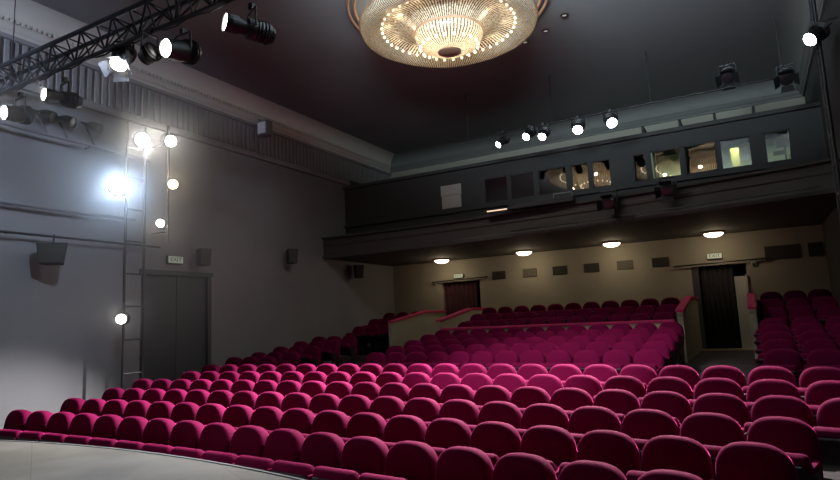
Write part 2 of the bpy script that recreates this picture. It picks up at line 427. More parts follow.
# ------------------------------------------------------------------ doors, curtains, signs
def curtain(name, label, x0, x1, y, z0, z1, m, folds):
    c = MB(); n = folds * 8; vs = []
    for i in range(n + 1):
        x = x0 + (x1 - x0) * i / n; a = 2 * PI * i / 8
        for z, k in ((z0, 1.15), ((z0 + z1) / 2, 1.), (z1, .8)): vs.append((x + .012 * math.sin(a * .5 + z), y + .035 * k * math.sin(a), z))
    c.add(vs, [(i * 3 + j, (i + 1) * 3 + j, (i + 1) * 3 + j + 1, i * 3 + j + 1) for i in range(n) for j in range(2)])
    o = c.build(name, m, None, True); sd = o.modifiers.new('s', 'SOLIDIFY'); sd.thickness = .012
    return tag(o, label, 'curtain')
curtain('curtain', 'maroon curtain hanging in the far doorway beside the corner block', LD[0] + .02, LD[1] - .13, YB + .10, .78, LD[2] - .01, 'curtain_red', 7)
curtain('curtain', 'near-black curtain filling the wide doorway at the end of the aisle', RD[0] + .22, RD[1] - .34, YB + .10, .78, RD[2] - .01, 'curtain_black', 6)
def rod(label, x0, x1, z):
    o = MB().tube((x0, YB - .10, z - .01), (x1, YB - .10, z + .03), .022, 8).build('curtain_rod', 'iron'); m = MB()
    for x in (x0 + .1, x1 - .1): m.tube((x, YB - .11, z), (x, YB + .005, z), .014, 6)
    m.build('bracket', 'iron', o); return tag(o, label, 'curtain rod')
rod('thin dark rod over the maroon curtain doorway', LD[0] - .35, LD[1] + .35, LD[2] + .05)
rod('thin dark rod over the near-black curtain doorway', RD[0] - .45, RD[1] + .5, RD[2] + .05)
# door leaves of the right doorway
d = MB().box((RD[1] - .165, YB + .0, (.75 + RD[2] - .35) / 2 + .0), (.30, .05, RD[2] - .35 - .75)); struct(d.build('door_2', 'doorleaf'))
struct(MB().box((RD[1] - .02, YB - .03, (.75 + RD[2] - .3) / 2), (.05, .10, RD[2] - .3 - .75)).build('trim_1', 'white'))
struct(MB().box((RD[0] + .10, YB + .02, (.75 + RD[2]) / 2), (.17, .05, RD[2] - .75)).build('door_3', 'doordark'))
struct(MB().box(((RD[0] + RD[1]) / 2, YB - .22, .765), (RD[1] - RD[0], .38, .03)).build('trim_2', 'nosing'))
# left wall dark double door
do = MB(); do.box((XL - .06, (DY0 + DY1) / 2 - .43, DZ / 2 + .05), (.06, .84, DZ - .12)); do.box((XL - .06, (DY0 + DY1) / 2 + .43, DZ / 2 + .05), (.06, .84, DZ - .12))
dd = struct(do.build('door_1', 'doordark'))
fm = MB(); fm.box((XL + .02, DY0, DZ / 2 + .05), (.08, .10, DZ)); fm.box((XL + .02, DY1, DZ / 2 + .05), (.08, .10, DZ)); fm.box((XL + .02, (DY0 + DY1) / 2, DZ + .05), (.08, DY1 - DY0 + .2, .10))
struct(fm.build('trim_3', 'doordark'))
def text_mesh(s, size):
    cu = bpy.data.curves.new('lettering', 'FONT'); cu.body = s; cu.size = size; cu.extrude = .002; cu.align_x = 'CENTER'; cu.align_y = 'CENTER'
    return cu
def exit_sign(label, loc, rz, w=.34, h=.15):
    o = empty('exit_sign', loc, rz); tag(o, label, 'exit sign', 'lit exit signs')
    rbox(0, 0, 0, w, .06, h, .012).build('housing', 'iron', o)
    MB().box((0, -.033, 0), (w - .03, .006, h - .03)).build('face', 'sign', o)
    cu = text_mesh('EXIT', h * .72); tmp = bpy.data.objects.new('tmp', cu); COL.objects.link(tmp)
    me = bpy.data.meshes.new_from_object(tmp.evaluated_get(bpy.context.evaluated_depsgraph_get())); bpy.data.objects.remove(tmp)
    me.materials.clear(); me.materials.append(M['signtext']); t = bpy.data.objects.new('lettering', me); COL.objects.link(t); t.parent = o; t.location = (0, -.0385, 0); t.rotation_euler = (PI / 2, 0, 0); t.scale = (1.15, 1, 1)
exit_sign('small lit exit sign above the near-black curtain doorway', (-.045 * YB, YB - .035, EYE + .0768 * YB), 0, .40, .17)
exit_sign('small lit exit sign above the maroon curtain doorway', (-.469 * YB, YB - .035, EYE + .079 * YB), 0, .36, .15)
exit_sign('small lit exit sign above the dark side-wall door', (XL + .04, 9.12, EYE + 1.62), PI / 2, .42, .18)
def emer(label, x, z):
    o = MB(); o.box((x, YB - .03, z), (.12, .06, .14)); o.box((x, YB - .07, z + .03), (.09, .04, .05))
    o = o.build('mounted_emergency_lamp', 'white'); MB().box((x, YB - .065, z - .04), (.07, .01, .04)).build('lens_cover', 'spk', o); tag(o, label, 'emergency lamp')
emer('small white wall box beside the near-black curtain doorway', .005 * YB + .0, EYE + .0625 * YB)
emer('small white wall box beside the maroon curtain doorway', -.520 * YB, EYE + .069 * YB)
# vents on the back wall
for i, px in enumerate((-.391, -.334, -.281, -.228, -.175, -.1215)):
    w_, h_ = .46, .27
    o = empty('air_vent', (px * YB, YB - .0, EYE + .0742 * YB)); tag(o, 'dark grille on the beige wall, %s from the maroon curtain doorway' % ORD[i], 'vent', 'grilles along the beige back wall')
    MB().box((0, -.012, 0), (w_, .02, h_)).build('backing', 'grille', o)
    f = MB()
    for q in range(9): f.box((-w_ / 2 + .03 + q * (w_ - .06) / 8, -.028, 0), (.016, .012, h_ - .02))
    for q in range(6): f.box((0, -.03, -h_ / 2 + .02 + q * (h_ - .04) / 5), (w_, .014, .016))
    f.build('grating', 'soffit' if i in (1, 4) else 'balc', o)
for i, (px, w_) in enumerate(((.042, .80), (.083, .34))):
    o = MB().box((min(px * YB, XR - .2), YB - .012, EYE + .0745 * YB), (w_, .02, .36)).build('air_vent', 'grille'); f = MB()
    for q in range(7): f.box((min(px * YB, XR - .2), YB - .03, EYE + .0745 * YB - .15 + q * .05), (w_, .014, .014))
    f.build('grating', 'balc', o); tag(o, ('wide dark grille on the wall beyond the black curtain doorway', 'short dark grille in the corner by the dim side wall')[i], 'vent', 'grilles along the beige back wall')

# ------------------------------------------------------------------ balcony and control booth
BZ0, BZ1 = EYE + 2.02, EYE + 2.66
def byt(x): return 14.42 + sh(x)
m = MB(); n = 26; prof = [(0, BZ0), (.0, BZ0 + .09), (.03, BZ0 + .10), (.05, BZ0 + .14), (.05, BZ1 - .28), (.02, BZ1 - .25), (.02, BZ1 - .18), (.05, BZ1 - .16), (.05, BZ1 - .06), (-.04, BZ1 - .05), (-.05, BZ1), (.30, BZ1), (.30, BZ1 - .30), (2.0, BZ1 - .30)]
k = len(prof); vs = []
for i in range(n + 1):
    x = XL + (XR - XL) * i / n
    for a, z in prof: vs.append((x, byt(x) + a, z))
    vs.append((x, YB - .01, BZ1 - .30)); vs.append((x, YB - .01, BZ0))
k += 2
m.add(vs, [(i * k + j, (i + 1) * k + j, (i + 1) * k + (j + 1) % k, i * k + (j + 1) % k) for i in range(n) for j in range(k)] + [tuple(range(k)), tuple(n * k + j for j in range(k))[::-1]])
bal = struct(m.build('balcony', 'balc'))
# booth wall with openings
WY = 15.8; WZ0, WZ1, WT = EYE + 3.24, EYE + 3.97, EYE + 4.40
def px2x(px, py):     # only used to type in measured widths of the booth windows
    return px * WY
WIN = [(-.408, -.362), (-.358, -.313), (-.307, -.256), (-.249, -.219), (-.214, -.183), (-.148, -.127), (-.121, -.077), (-.072, -.026), (-.022, .020), (.037, .070)]
WIN = [(a * WY, b * WY) for a, b in WIN]
m = MB(); T = .12
m.box(((XL + XR) / 2, WY, (BZ1 - .3 + WZ0) / 2), (XR - XL, T, WZ0 - BZ1 + .3)); m.box(((XL + XR) / 2, WY, (WZ1 + WT) / 2), (XR - XL, T, WT - WZ1))
xp = XL
for a, b in WIN + [(XR, XR)]:
    if a > xp: m.box(((xp + a) / 2, WY, (WZ0 + WZ1) / 2), (a - xp, T, WZ1 - WZ0))
    xp = b
m.box(((XL + XR) / 2, (WY + YB) / 2, WT + .03), (XR - XL, YB - WY, .06))
struct(m.build('wall_booth', 'booth'))
struct(MB().box(((XL + XR) / 2, WY - .10, WZ0 - .11), (XR - XL, .12, .06)).build('trim_6', 'booth'))
struct(MB().box(((XL + XR) / 2, WY - .09, WT), (XR - XL, .14, .10)).build('trim_7', 'booth'))
struct(MB().box(((XL + XR) / 2, YB - .35, BZ1 + .9), (XR - XL - .02, .04, 3.0)).build('wall_booth_back', 'boothwall'))
for i, (a, b) in enumerate(WIN):
    f = MB(); cx, ww = (a + b) / 2, b - a
    for x in (a + .015, b - .015): f.box((x, WY, (WZ0 + WZ1) / 2), (.03, .09, WZ1 - WZ0))
    for z in (WZ0 + .015, WZ1 - .015): f.box((cx, WY, z), (ww, .09, .03))
    fo = struct(f.build('window_%d' % (i + 1), 'booth'))
    yaw = {5: -.22, 6: -.25, 7: -.28}.get(i, 0.0)
    R = Matrix.Rotation(-.045, 3, 'X') @ Matrix.Rotation(yaw, 3, 'Z')
    MB().box((cx, WY - .02, (WZ0 + WZ1) / 2), (ww - .04, .006, WZ1 - WZ0 - .05), R).build('pane', 'glass', fo)
# partitions inside the booth
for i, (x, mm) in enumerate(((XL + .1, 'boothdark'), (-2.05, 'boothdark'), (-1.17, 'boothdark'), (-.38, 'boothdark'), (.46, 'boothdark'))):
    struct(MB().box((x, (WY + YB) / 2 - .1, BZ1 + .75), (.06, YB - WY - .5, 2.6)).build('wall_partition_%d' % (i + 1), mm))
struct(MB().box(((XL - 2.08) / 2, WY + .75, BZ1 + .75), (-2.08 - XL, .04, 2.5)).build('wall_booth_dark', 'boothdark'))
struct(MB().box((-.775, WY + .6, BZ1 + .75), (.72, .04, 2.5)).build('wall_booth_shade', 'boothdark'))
def tube_lamp(label, x, y, z, w_):
    o = MB().box((x, y, z + .03), (w_ + .06, .12, .05)).build('ceiling_tube_lamp', 'white'); MB().tube((x - w_ / 2, y, z - .015), (x + w_ / 2, y, z - .015), .025, 8).build('tube', 'tube', o)
    tag(o, label, 'lamp', 'tube lamps in the control booth')
for lab, x, p in (('tube lamp in the booth bay with a mirrored chandelier', -1.62, 9.0), ('tube lamp in the booth bay with the yellow cabinet', .06, 6.5), ('tube lamp in the end booth bay with the monitor', .85, 5.0)):
    tube_lamp(lab, x, WY + .8, WT - .12, .5)
    l = bpy.data.lights.new('booth_light', 'AREA'); l.energy = p * 7; l.color = (.86, 1, .72); l.size = .4
    lo = bpy.data.objects.new('booth_light', l); COL.objects.link(lo); lo.location = (x, WY + .8, WT - .17)
o = MB().box((-.04, 17.0, (BZ1 - .30 + EYE + 3.96) / 2), (.19, .40, EYE + 3.96 - BZ1 + .30)).build('booth_cabinet', 'cabinet'); MB().box((-.04, 16.79, EYE + 3.5), (.16, .02, .85)).build('door', 'cabinet', o); tag(o, 'yellow cabinet inside the bright booth window', 'cabinet')
tag(MB().box((.17, YB - .38, EYE + 4.10), (.22, .02, .36)).build('paper_notice', 'paper'), 'white paper notice beside the yellow booth cabinet', 'notice')
mo = empty('booth_monitor', (1.02, 16.4, BZ1 - .30)); tag(mo, 'black monitor on its stand in the end booth window', 'monitor')
MB().box((.0, 0, 1.46), (.36, .04, .22)).build('screen', 'monitor', mo); MB().tube((0, .02, .02), (0, .02, 1.36), .02, 8).build('stand', 'iron', mo); MB().box((0, 0, .01), (.25, .2, .02)).build('base', 'iron', mo); MB().box((-.12, .0, 1.22), (.26, .12, .09)).build('control_box', 'monitor', mo)
# light panel at the left of the booth wall
o = empty('booth_hatch', (-.474 * WY, WY - .075, EYE + 3.62)); tag(o, 'pale square hatch on the dark booth wall', 'hatch')
MB().box((0, 0, .18), (.66, .03, .30)).build('upper_panel', 'white', o); MB().box((0, 0, -.17), (.62, .03, .38)).build('lower_panel', 'white', o)
# equipment on the balcony front
o = empty('lighting_bar', (-.384 * 14.25, 14.10, BZ1 + .03)); tag(o, 'short glowing strip lamp on the balcony ledge', 'strip lamp')
R = Matrix.Rotation(.03, 3, 'Y'); MB().box((0, .10, 0), (.60, .10, .07)).build('housing', 'iron', o); MB().tube((-.27, .03, .012), (.27, .03, .012), .016, 8).build('tube', 'strip', o)
o = empty('equipment_case', (-.305 * 14.2, 14.16, BZ1)); tag(o, 'long dark equipment case lying on the balcony ledge', 'case')
rbox(0, .06, .07, 1.65, .30, .13, .02).build('body', 'spk', o); f = MB(); f.path([(.35, -.06, .14), (.35, -.06, .24), (.80, -.06, .24), (.80, -.06, .14)], .012); f.build('handle', 'pipe', o)
# rails on the balcony front
pipe = MB(); pts = [(x, byt(x) - .16, BZ0 + .13) for x in [-5.2 + .5 * i for i in range(14)]]; pipe.path(pts, .018)
po = pipe.build('balcony_rail', 'iron'); b = MB()
for x in (-5, -3.5, -2, -.5, 1): b.tube((x, byt(x) - .16, BZ0 + .13), (x, byt(x) + .06, BZ0 + .13), .012, 6)
b.build('bracket', 'iron', po); tag(po, 'dark lighting rail running along the balcony front', 'rail')
# under-balcony dome lamps
DOMES = (-.503, -.342, -.193, -.043)
for i, a in enumerate(DOMES):
    y = 17.75; x = a * y; z = BZ0
    o = empty('ceiling_dome_lamp', (x, y, z)); tag(o, 'round opal dome lamp under the balcony, %s from the maroon curtain end' % ORD[i], 'ceiling lamp', 'dome lamps under the balcony')
    MB().lathe([(.0, 0), (.22, 0), (.25, -.03), (.25, -.055)], 24, None).build('base', 'brass', o, True)
    MB().lathe([(.235 * math.cos(t), -.055 - .10 * math.sin(t)) for t in [PI / 2 * q / 7 for q in range(8)]], 24).build('glass_shade', 'glassdome', o, True)
    l = bpy.data.lights.new('dome_light', 'POINT'); l.energy = (8, 8, 7, 6)[i]; l.color = (1, .78, .5); l.shadow_soft_size = .10
    lo = bpy.data.objects.new('dome_light', l); COL.objects.link(lo); lo.location = (x, y, z - .24)

# ------------------------------------------------------------------ chandelier
CH = Vector((-4.56, 9.84, 0)); RZ = EYE + 5.54; KS = .92
o = empty('chandelier', (CH.x, CH.y, H)); tag(o, 'large round crystal chandelier under the ceiling', 'chandelier')
def up(p): return [(r * KS, z - H) for r, z in p]
MB().lathe(up([(1.62, RZ + .14), (1.78, RZ + .13), (1.83, RZ + .03), (1.80, RZ - .07), (1.68, RZ - .13), (1.50, RZ - .10), (1.38, RZ + .0)]), 96).build('outer_bowl', 'beadrow', o, True)
MB().lathe(up([(1.38, RZ + .0), (1.20, RZ + .07), (1.0, RZ + .06), (.82, RZ - .02), (.70, RZ - .12)]), 96).build('strand_canopy', 'bead', o, True)
MB().lathe(up([(.70, RZ - .12), (.71, RZ - .17), (.67, RZ - .29), (.55, RZ - .40), (.40, RZ - .47), (.24, RZ - .50)]), 64).build('inner_bowl', 'beadbowl', o, True)
MB().lathe(up([(.0, RZ - .535), (.20, RZ - .53), (.245, RZ - .51), (.24, RZ - .485)]), 40).build('finial_plate', 'brass', o, True)
MB().lathe([(.02, -1.015 - (H - RZ) + .42 - .0), (.035, -.96), (.0, -.945)], 12).build('finial_knob', 'iron', o, True) if False else None
def torus(R_, r_, z, name, m, n=96):
    prof = [(R_ + r_ * math.cos(t), z - H + r_ * math.sin(t)) for t in [2 * PI * q / 8 for q in range(9)]]
    return MB().lathe(prof, n).build(name, m, o, True)
torus(.648, .022, RZ - .13, 'rim_ring', 'brass'); torus(1.68, .02, RZ + .04, 'rim_ring', 'brass')
rings = [torus(1.78, .03, H - .03, 'ceiling_ring', 'brass'), torus(1.90, .03, H - .03, 'ceiling_ring', 'brass')]
MB().tube((0, 0, -.02), (0, 0, RZ - H + .0), .06, 10).build('stem', 'brass', o)
br = MB()
for q in range(8):
    t = q * PI / 4; br.tube((0, 0, RZ - H + .1), (1.5 * math.cos(t), 1.5 * math.sin(t), RZ - H + .12), .02, 6)
br.build('spoke_frame', 'brass', o)
def bulbs(R_, z, n, ph=0.):
    for q in range(n):
        t = 2 * PI * (q + ph) / n; c = (R_ * math.cos(t), R_ * math.sin(t), z - H)
        b = bpy.data.objects.new('bulb', BULB); COL.objects.link(b); b.parent = o; b.location = c
BULB = MB().lathe([(.0, -.03), (.02, -.022), (.027, 0), (.02, .025), (.0, .035)], 8).build('bulb', 'bulb', o, True)
bm_ = BULB; BULB = bm_.data; bm_.location = (1.27, 0, RZ - .015 - H)
for q in range(1, 44):
    t = 2 * PI * q / 44; b = bpy.data.objects.new('bulb', BULB); COL.objects.link(b); b.parent = o; b.location = (1.27 * math.cos(t), 1.27 * math.sin(t), RZ - .015 - H)
bulbs(.55, RZ - .41, 20)
def plight(loc, e, col, r, name='lamp_light'):
    l = bpy.data.lights.new(name, 'POINT'); l.energy = e; l.color = col; l.shadow_soft_size = r
    lo = bpy.data.objects.new(name, l); COL.objects.link(lo); lo.location = loc; return lo
WARM = (1, .80, .55)
for q in range(6):        # light of the bulb ring, hung among the bulbs
    t = 2 * PI * q / 6 + .3
    plight((CH.x + 1.0 * math.cos(t), CH.y + 1.0 * math.sin(t), RZ - .30), 5.5, WARM, .05, 'chandelier_light')
for q in range(3):        # bulbs inside the crystal shells
    t = 2 * PI * q / 3
    plight((CH.x + .25 * math.cos(t), CH.y + .25 * math.sin(t), RZ - .22), 15, WARM, .1, 'chandelier_light')
for q in range(12):
    t = 2 * PI * q / 12
    plight((CH.x + 1.2 * math.cos(t), CH.y + 1.2 * math.sin(t), RZ + .20), 5.2, WARM, .06, 'chandelier_light')

l = bpy.data.lights.new('chandelier_downlight', 'AREA'); l.shape = 'DISK'; l.size = .44; l.energy = 85; l.color = (1, .90, .84)
lo = bpy.data.objects.new('chandelier_downlight', l); COL.objects.link(lo); lo.location = (CH.x, CH.y, RZ - .56)
# ------------------------------------------------------------------ stage lighting
def aim(d): return Vector(d).to_track_quat('-Z', 'Y').to_matrix().to_4x4()
GL = 'stage spotlights'
def fixture(label, pos, d, L_=.42, r=.10, lensm=None, hang=.30, kind='profile', doors=False, beam=None, col=(1, 1, 1), ang=30, top=True, cat='spotlight'):
    """pos: centre of the lens; d: aim; hang: height of the bar above the body"""
    d = Vector(d).normalized(); root = empty('stage_spotlight', pos); tag(root, label, cat, GL)
    A = aim(d)
    if kind == 'profile': prof = [(r * .96, .0), (r, -.0), (r, .16), (r * .82, .18), (r * .82, .26), (r * 1.15, .28), (r * 1.2, L_ - .08), (r * .8, L_), (0, L_)]
    elif kind == 'par': prof = [(r * .95, 0), (r, 0), (r, L_ * .55), (r * .55, L_ * .9), (r * .4, L_), (0, L_)]
    else: prof = [(r * .95, 0), (r, 0), (r, L_ * .25), (r * 1.12, L_ * .3), (r * 1.12, L_ * .9), (r * .9, L_), (0, L_)]
    h = MB().lathe(prof, 20, A).build('housing', 'iron', root, True)
    MB().lathe([(0, .012), (r * .6, .006), (r * .93, .016)], 20, A).build('lens', lensm, h, True)
    if kind != 'par':
        rb = MB()
        for q in range(4): rb.lathe([(r * 1.2, L_ * (.62 + .07 * q)), (r * 1.32, L_ * (.62 + .07 * q) + .008), (r * 1.2, L_ * (.62 + .07 * q) + .016)], 20, A)
        rb.build('cooling_fins', 'iron', h)
    if doors:
        for sx, sy in ((1, 0), (-1, 0), (0, 1), (0, -1)):
            q = MB(); c0 = Vector((sx * r * .98, sy * r * .98, 0)); c1 = Vector((sx * r * 1.7, sy * r * 1.7, -.11)); tv = Vector((-sy, sx, 0)) * r * .8; t2 = tv * 1.25
            q.add([A @ v for v in (c0 - tv, c0 + tv, c1 + t2, c1 - t2)], [(0, 1, 2, 3)])
            b_ = q.build('barn_door', 'iron', h); b_.modifiers.new('s', 'SOLIDIFY').thickness = .004
    mid = -d * (L_ * .55); side = d.cross(Vector((0, 0, 1)))
    side = side.normalized() if side.length > .05 else Vector((1, 0, 0))
    wy = r * 1.35
    if top:
        y_ = MB(); zt = max(mid.z + r * 1.9, hang - .07); y_.path([mid + side * wy, Vector((mid.x, mid.y, zt)) + side * wy * .9, Vector((mid.x, mid.y, zt)) - side * wy * .9, mid - side * wy], .014, 6); y_.build('yoke', 'iron', root)
        c_ = MB(); c_.tube((mid.x, mid.y, zt), (mid.x, mid.y, hang), .014, 6); c_.box((mid.x, mid.y, hang - .01), (.06, .06, .08)); c_.build('clamp', 'iron', root)
    else:       # stands off sideways from a vertical pipe behind it (hang = vector to the pipe)
        y_ = MB(); hv = Vector(hang); y_.path([mid + side * wy, mid + side * wy * .9 - d * (r * 1.6) , mid - side * wy * .9 - d * (r * 1.6), mid - side * wy], .014, 6); y_.tube(mid - d * r * 1.6, hv, .016, 6); y_.build('yoke', 'iron', root)
    if beam:
        l = bpy.data.lights.new('spot_beam', 'SPOT'); l.energy = beam; l.color = col; l.spot_size = math.radians(ang); l.spot_blend = .6; l.shadow_soft_size = r * .6
        lo = bpy.data.objects.new('spot_beam', l); COL.objects.link(lo); lo.parent = root; lo.matrix_local = Matrix.Translation(d * .03) @ A
    return root
LW = lens('lens_warm', (1, .90, .70), 22); LB = lens('lens_blue_white', (.72, .86, 1), 60); LC = lens('lens_cool', (.80, .93, 1), 40); LN = lens('lens_neutral', (1, .96, .88), 40); LO = lens('lens_amber', (1, .72, .38), 30); LDIM_ = lens('downlight_glass', (1, .93, .85), .35); LDIM = lens('lens_faint', (1, .93, .8), 3)
CAM = Vector((0, 0, EYE))
# recessed downlights in the ceiling around the chandelier
for lab, deg, tx, ty in (('small recessed ceiling downlight beside the chandelier, closest to the dim side wall', 42, -1.3, 6.4), ('small recessed ceiling downlight, second of the arc beside the chandelier from the dim side wall', 58, -3.8, 6.8),
        ('small recessed ceiling downlight, third of the arc beside the chandelier from the dim side wall', 72, -6.2, 7.0), ('small recessed ceiling downlight behind the chandelier, closest to the booth', 86, -8.1, 7.0)):
    t = math.radians(deg); p = Vector((CH.x + 2.45 * math.cos(t), CH.y + 2.45 * math.sin(t), H))
    o = empty('recessed_ceiling_spot', p); tag(o, lab, 'downlight', 'recessed downlights around the chandelier')
    MB().lathe([(.045, -.002), (.075, -.002), (.082, -.018), (.06, -.03), (.045, -.026)], 16).build('trim_ring', 'iron', o, True); MB().lathe([(0, -.012), (.05, -.012)], 16).build('lens', LDIM_, o)
    dx = p - Vector((0, 0, .06)); l = bpy.data.lights.new('downlight_beam', 'SPOT'); l.energy = 9500; l.color = (1, .93, .93); l.spot_size = math.radians(36); l.spot_blend = .4; l.shadow_soft_size = .05
    lo = bpy.data.objects.new('downlight_beam', l); COL.objects.link(lo); lo.matrix_world = Matrix.Translation(dx) @ aim(Vector((tx, ty, .8)) - dx)
# front-of-house truss across the room
TY, TZ0, TZ1 = 5.0, EYE + 4.02, EYE + 4.36
tr = empty('lighting_truss', (-4.8, TY, TZ0)); tag(tr, 'black lattice lighting truss crossing under the ceiling', 'truss')
tx0, tx1 = XL + .05, XR - .05
def rel(p): return Vector(p) - Vector((-4.8, TY, TZ0))
for (yy, zz) in ((TY - .15, TZ1), (TY + .15, TZ1), (TY, TZ0)):
    MB().tube(rel((tx0, yy, zz)), rel((tx1, yy, zz)), .034, 8).build('chord', 'truss', tr, True)
lat = MB(); x = tx0; j = 0; STEP = .36
while x < tx1 - STEP:
    for yy in (TY - .15, TY + .15):
        a, b = (TZ0, TZ1) if j % 2 == 0 else (TZ1, TZ0)
        lat.tube(rel((x, TY if a == TZ0 else yy, a)), rel((x + STEP, TY if b == TZ0 else yy, b)), .015, 6)
        lat.tube(rel((x, TY, TZ0)), rel((x, yy, TZ1)), .012, 6)
    lat.tube(rel((x, TY - .15, TZ1)), rel((x, TY + .15, TZ1)), .012, 6)
    x += STEP; j += 1
lat.build('lattice', 'truss', tr)
for i, x in enumerate((-10.15, -6.2, -1.0)):
    MB().tube(rel((x, TY, TZ1)), rel((x, TY, H)), .008, 6).build('suspension_cable', 'cable', tr); MB().tube(rel((x, TY, TZ0)), rel((x, TY, TZ1 + .45)), .03, 8).build('hanger_sleeve', 'truss', tr)
cb = MB(); pts = []
for i in range(60):
    x = tx0 + .4 + i * (tx1 - tx0 - .8) / 59; pts.append(rel((x, TY - .06, TZ0 - .04 - .07 * abs(math.sin(i * .9)))))
cb.path(pts, .012, 5); cb.build('cable_run', 'cable', tr)
def at(ax, az, Y): return (ax * Y, Y, EYE + az * Y)
def hz(p, top=TZ0): return top - p[2]
P = at(-1.482, .746, 4.95); fixture('glowing truss spotlight aimed at the camera with one open shutter', P, (.26, -.50, -.83), .42, .115, LN, hz(P), 'fresnel', True, 600, (1, .96, .92), 34)
P = at(-1.286, .743, 4.95); fixture('black truss spotlight showing its oval glowing lens near the fluted frieze', P, (-.05, -1, -.22), .50, .125, LN, hz(P), 'fresnel', False, 40, (1, .93, .8), 40)
P = at(-1.068, .752, 4.95); fixture('long black profile spotlight hung lengthwise under the truss', P, (-.45, -.9, .06), .62, .115, LN, hz(P), 'profile', False, 30, (1, .95, .85), 40)
P = at(-1.845, .745, 4.95); fixture('slim black spotlight under the truss by the fluted frieze', P, (-.1, -1, -.05), .55, .10, LN, hz(P), 'profile', False, 30, (1, .95, .9), 40)
P = at(-2.07, .735, 4.95); fixture('black spotlight with an arched yoke at the wall end of the truss', P, (0, -1, -.15), .45, .12, LN, hz(P), 'fresnel', False, 30, (1, .95, .9), 40)
P = at(-1.37, .735, 4.95); fixture('added short black fill lamp on the truss turned to the side wall', P, (-4.4, -.1, -1.6), .22, .10, LDIM, hz(P), 'fresnel', False, 380, (.66, .79, 1), 84)  # added lamp, brightens the left wall without lighting the seat fronts
P = at(-.735, .80, 4.95); fixture('strong spotlight at the truss middle just above the view', P, Vector((-3.1, 9.6, EYE - .7)) - Vector(P), .45, .12, LN, hz(P), 'profile', False, 2000, (1, .94, .97), 46)
# pipe along the left wall with par cans
wp = MB(); wp.tube((XL + .36, 3.2, EYE + 3.74), (XL + .36, 8.2, EYE + 3.66), .03, 10); wp = wp.build('lighting_pipe', 'pipe', None, True); b = MB()
for y in (3.6, 5.3, 7.0): b.tube((XL + .004, y, EYE + 3.72), (XL + .36, y, EYE + 3.72), .02, 6)
b.build('bracket', 'pipe', wp); tag(wp, 'upper grey lighting pipe with par cans on the side wall', 'pipe')
for i, (y, z, lab) in enumerate(((6.05, 3.98, 'stubby par can on the upper wall pipe, nearest the truss'), (6.42, 3.98, 'pale par can in the middle of the upper wall pipe'), (6.95, 4.0, 'small par can on the upper wall pipe, nearest the bright lamps'))):
    fixture(lab, (XL + .55, y, EYE + z), (.85, .45, -.35), .30, .105, M['monitor'], (Vector((XL + .36, y, EYE + 3.72)) - Vector((XL + .55, y, EYE + z))), 'par', False, None, top=False)
for i, (x, z0, z1, y1, lab) in enumerate(((XL + .18, 2.38, 2.36, 8.0, 'light grey conduit along the side wall below the par cans'), (XL + .2, 1.86, 1.84, 8.6, 'thin dark pipe on the side wall holding the loudspeaker'))):
    q = MB().tube((x, 3.0, EYE + z0), (x, y1, EYE + z1), (.035, .022)[i], 8).build('lighting_pipe', ('pipe', 'iron')[i], None, True); b = MB()
    for y in (3.6, 5.6, 7.5): b.tube((XL + .004, y, EYE + z0), (x, y, EYE + z0), .015, 6)
    b.build('bracket', 'iron', q); tag(q, lab, 'pipe')
def speaker(label, x, y, z, w_, h_, d_, rz, rodtop=None):
    o = empty('mounted_loudspeaker', (x, y, z), rz); tag(o, label, 'loudspeaker', 'black loudspeakers on the side wall')
    c = MB(); a = w_ / 2
    c.add([(-a * .8, -d_ / 2, -h_ / 2), (a * .8, -d_ / 2, -h_ / 2), (a * .6, d_ / 2, -h_ / 2), (-a * .6, d_ / 2, -h_ / 2), (-a, -d_ / 2, h_ / 2), (a, -d_ / 2, h_ / 2), (a * .75, d_ / 2, h_ / 2), (-a * .75, d_ / 2, h_ / 2)], [(3, 2, 1, 0), (4, 5, 6, 7), (0, 1, 5, 4), (1, 2, 6, 5), (2, 3, 7, 6), (3, 0, 4, 7)])
    b_ = c.build('cabinet', 'spk', o); bv = b_.modifiers.new('b', 'BEVEL'); bv.width = .015; bv.segments = 2
    MB().box((0, -d_ / 2 - .004, 0), (w_ * .78, .012, h_ * .86)).build('front_grille', 'grille', o)
    if rodtop: MB().tube((0, 0, h_ / 2), (0, 0, rodtop), .016, 6).build('hanging_rod', 'iron', o)
    else: MB().tube((0, d_ / 2, 0), (0, d_ / 2 + .14, 0), .02, 6).build('wall_bracket', 'iron', o)
speaker('large black loudspeaker hung from the thin wall pipe', XL + .40, 6.22, EYE + 1.50, .50, .38, .32, .9, .36)
speaker('black loudspeaker beside the exit sign over the side door', XL + .26, 9.72, EYE + 1.70, .30, .40, .26, PI / 2 - .2)
speaker('black loudspeaker on the side wall before the balcony', XL + .26, 12.8, EYE + 1.94, .30, .40, .26, PI / 2 - .5)
speaker('black loudspeaker on the wall under the balcony edge', XL + .26, 16.0, EYE + 1.68, .32, .42, .26, PI / 2 - .6)
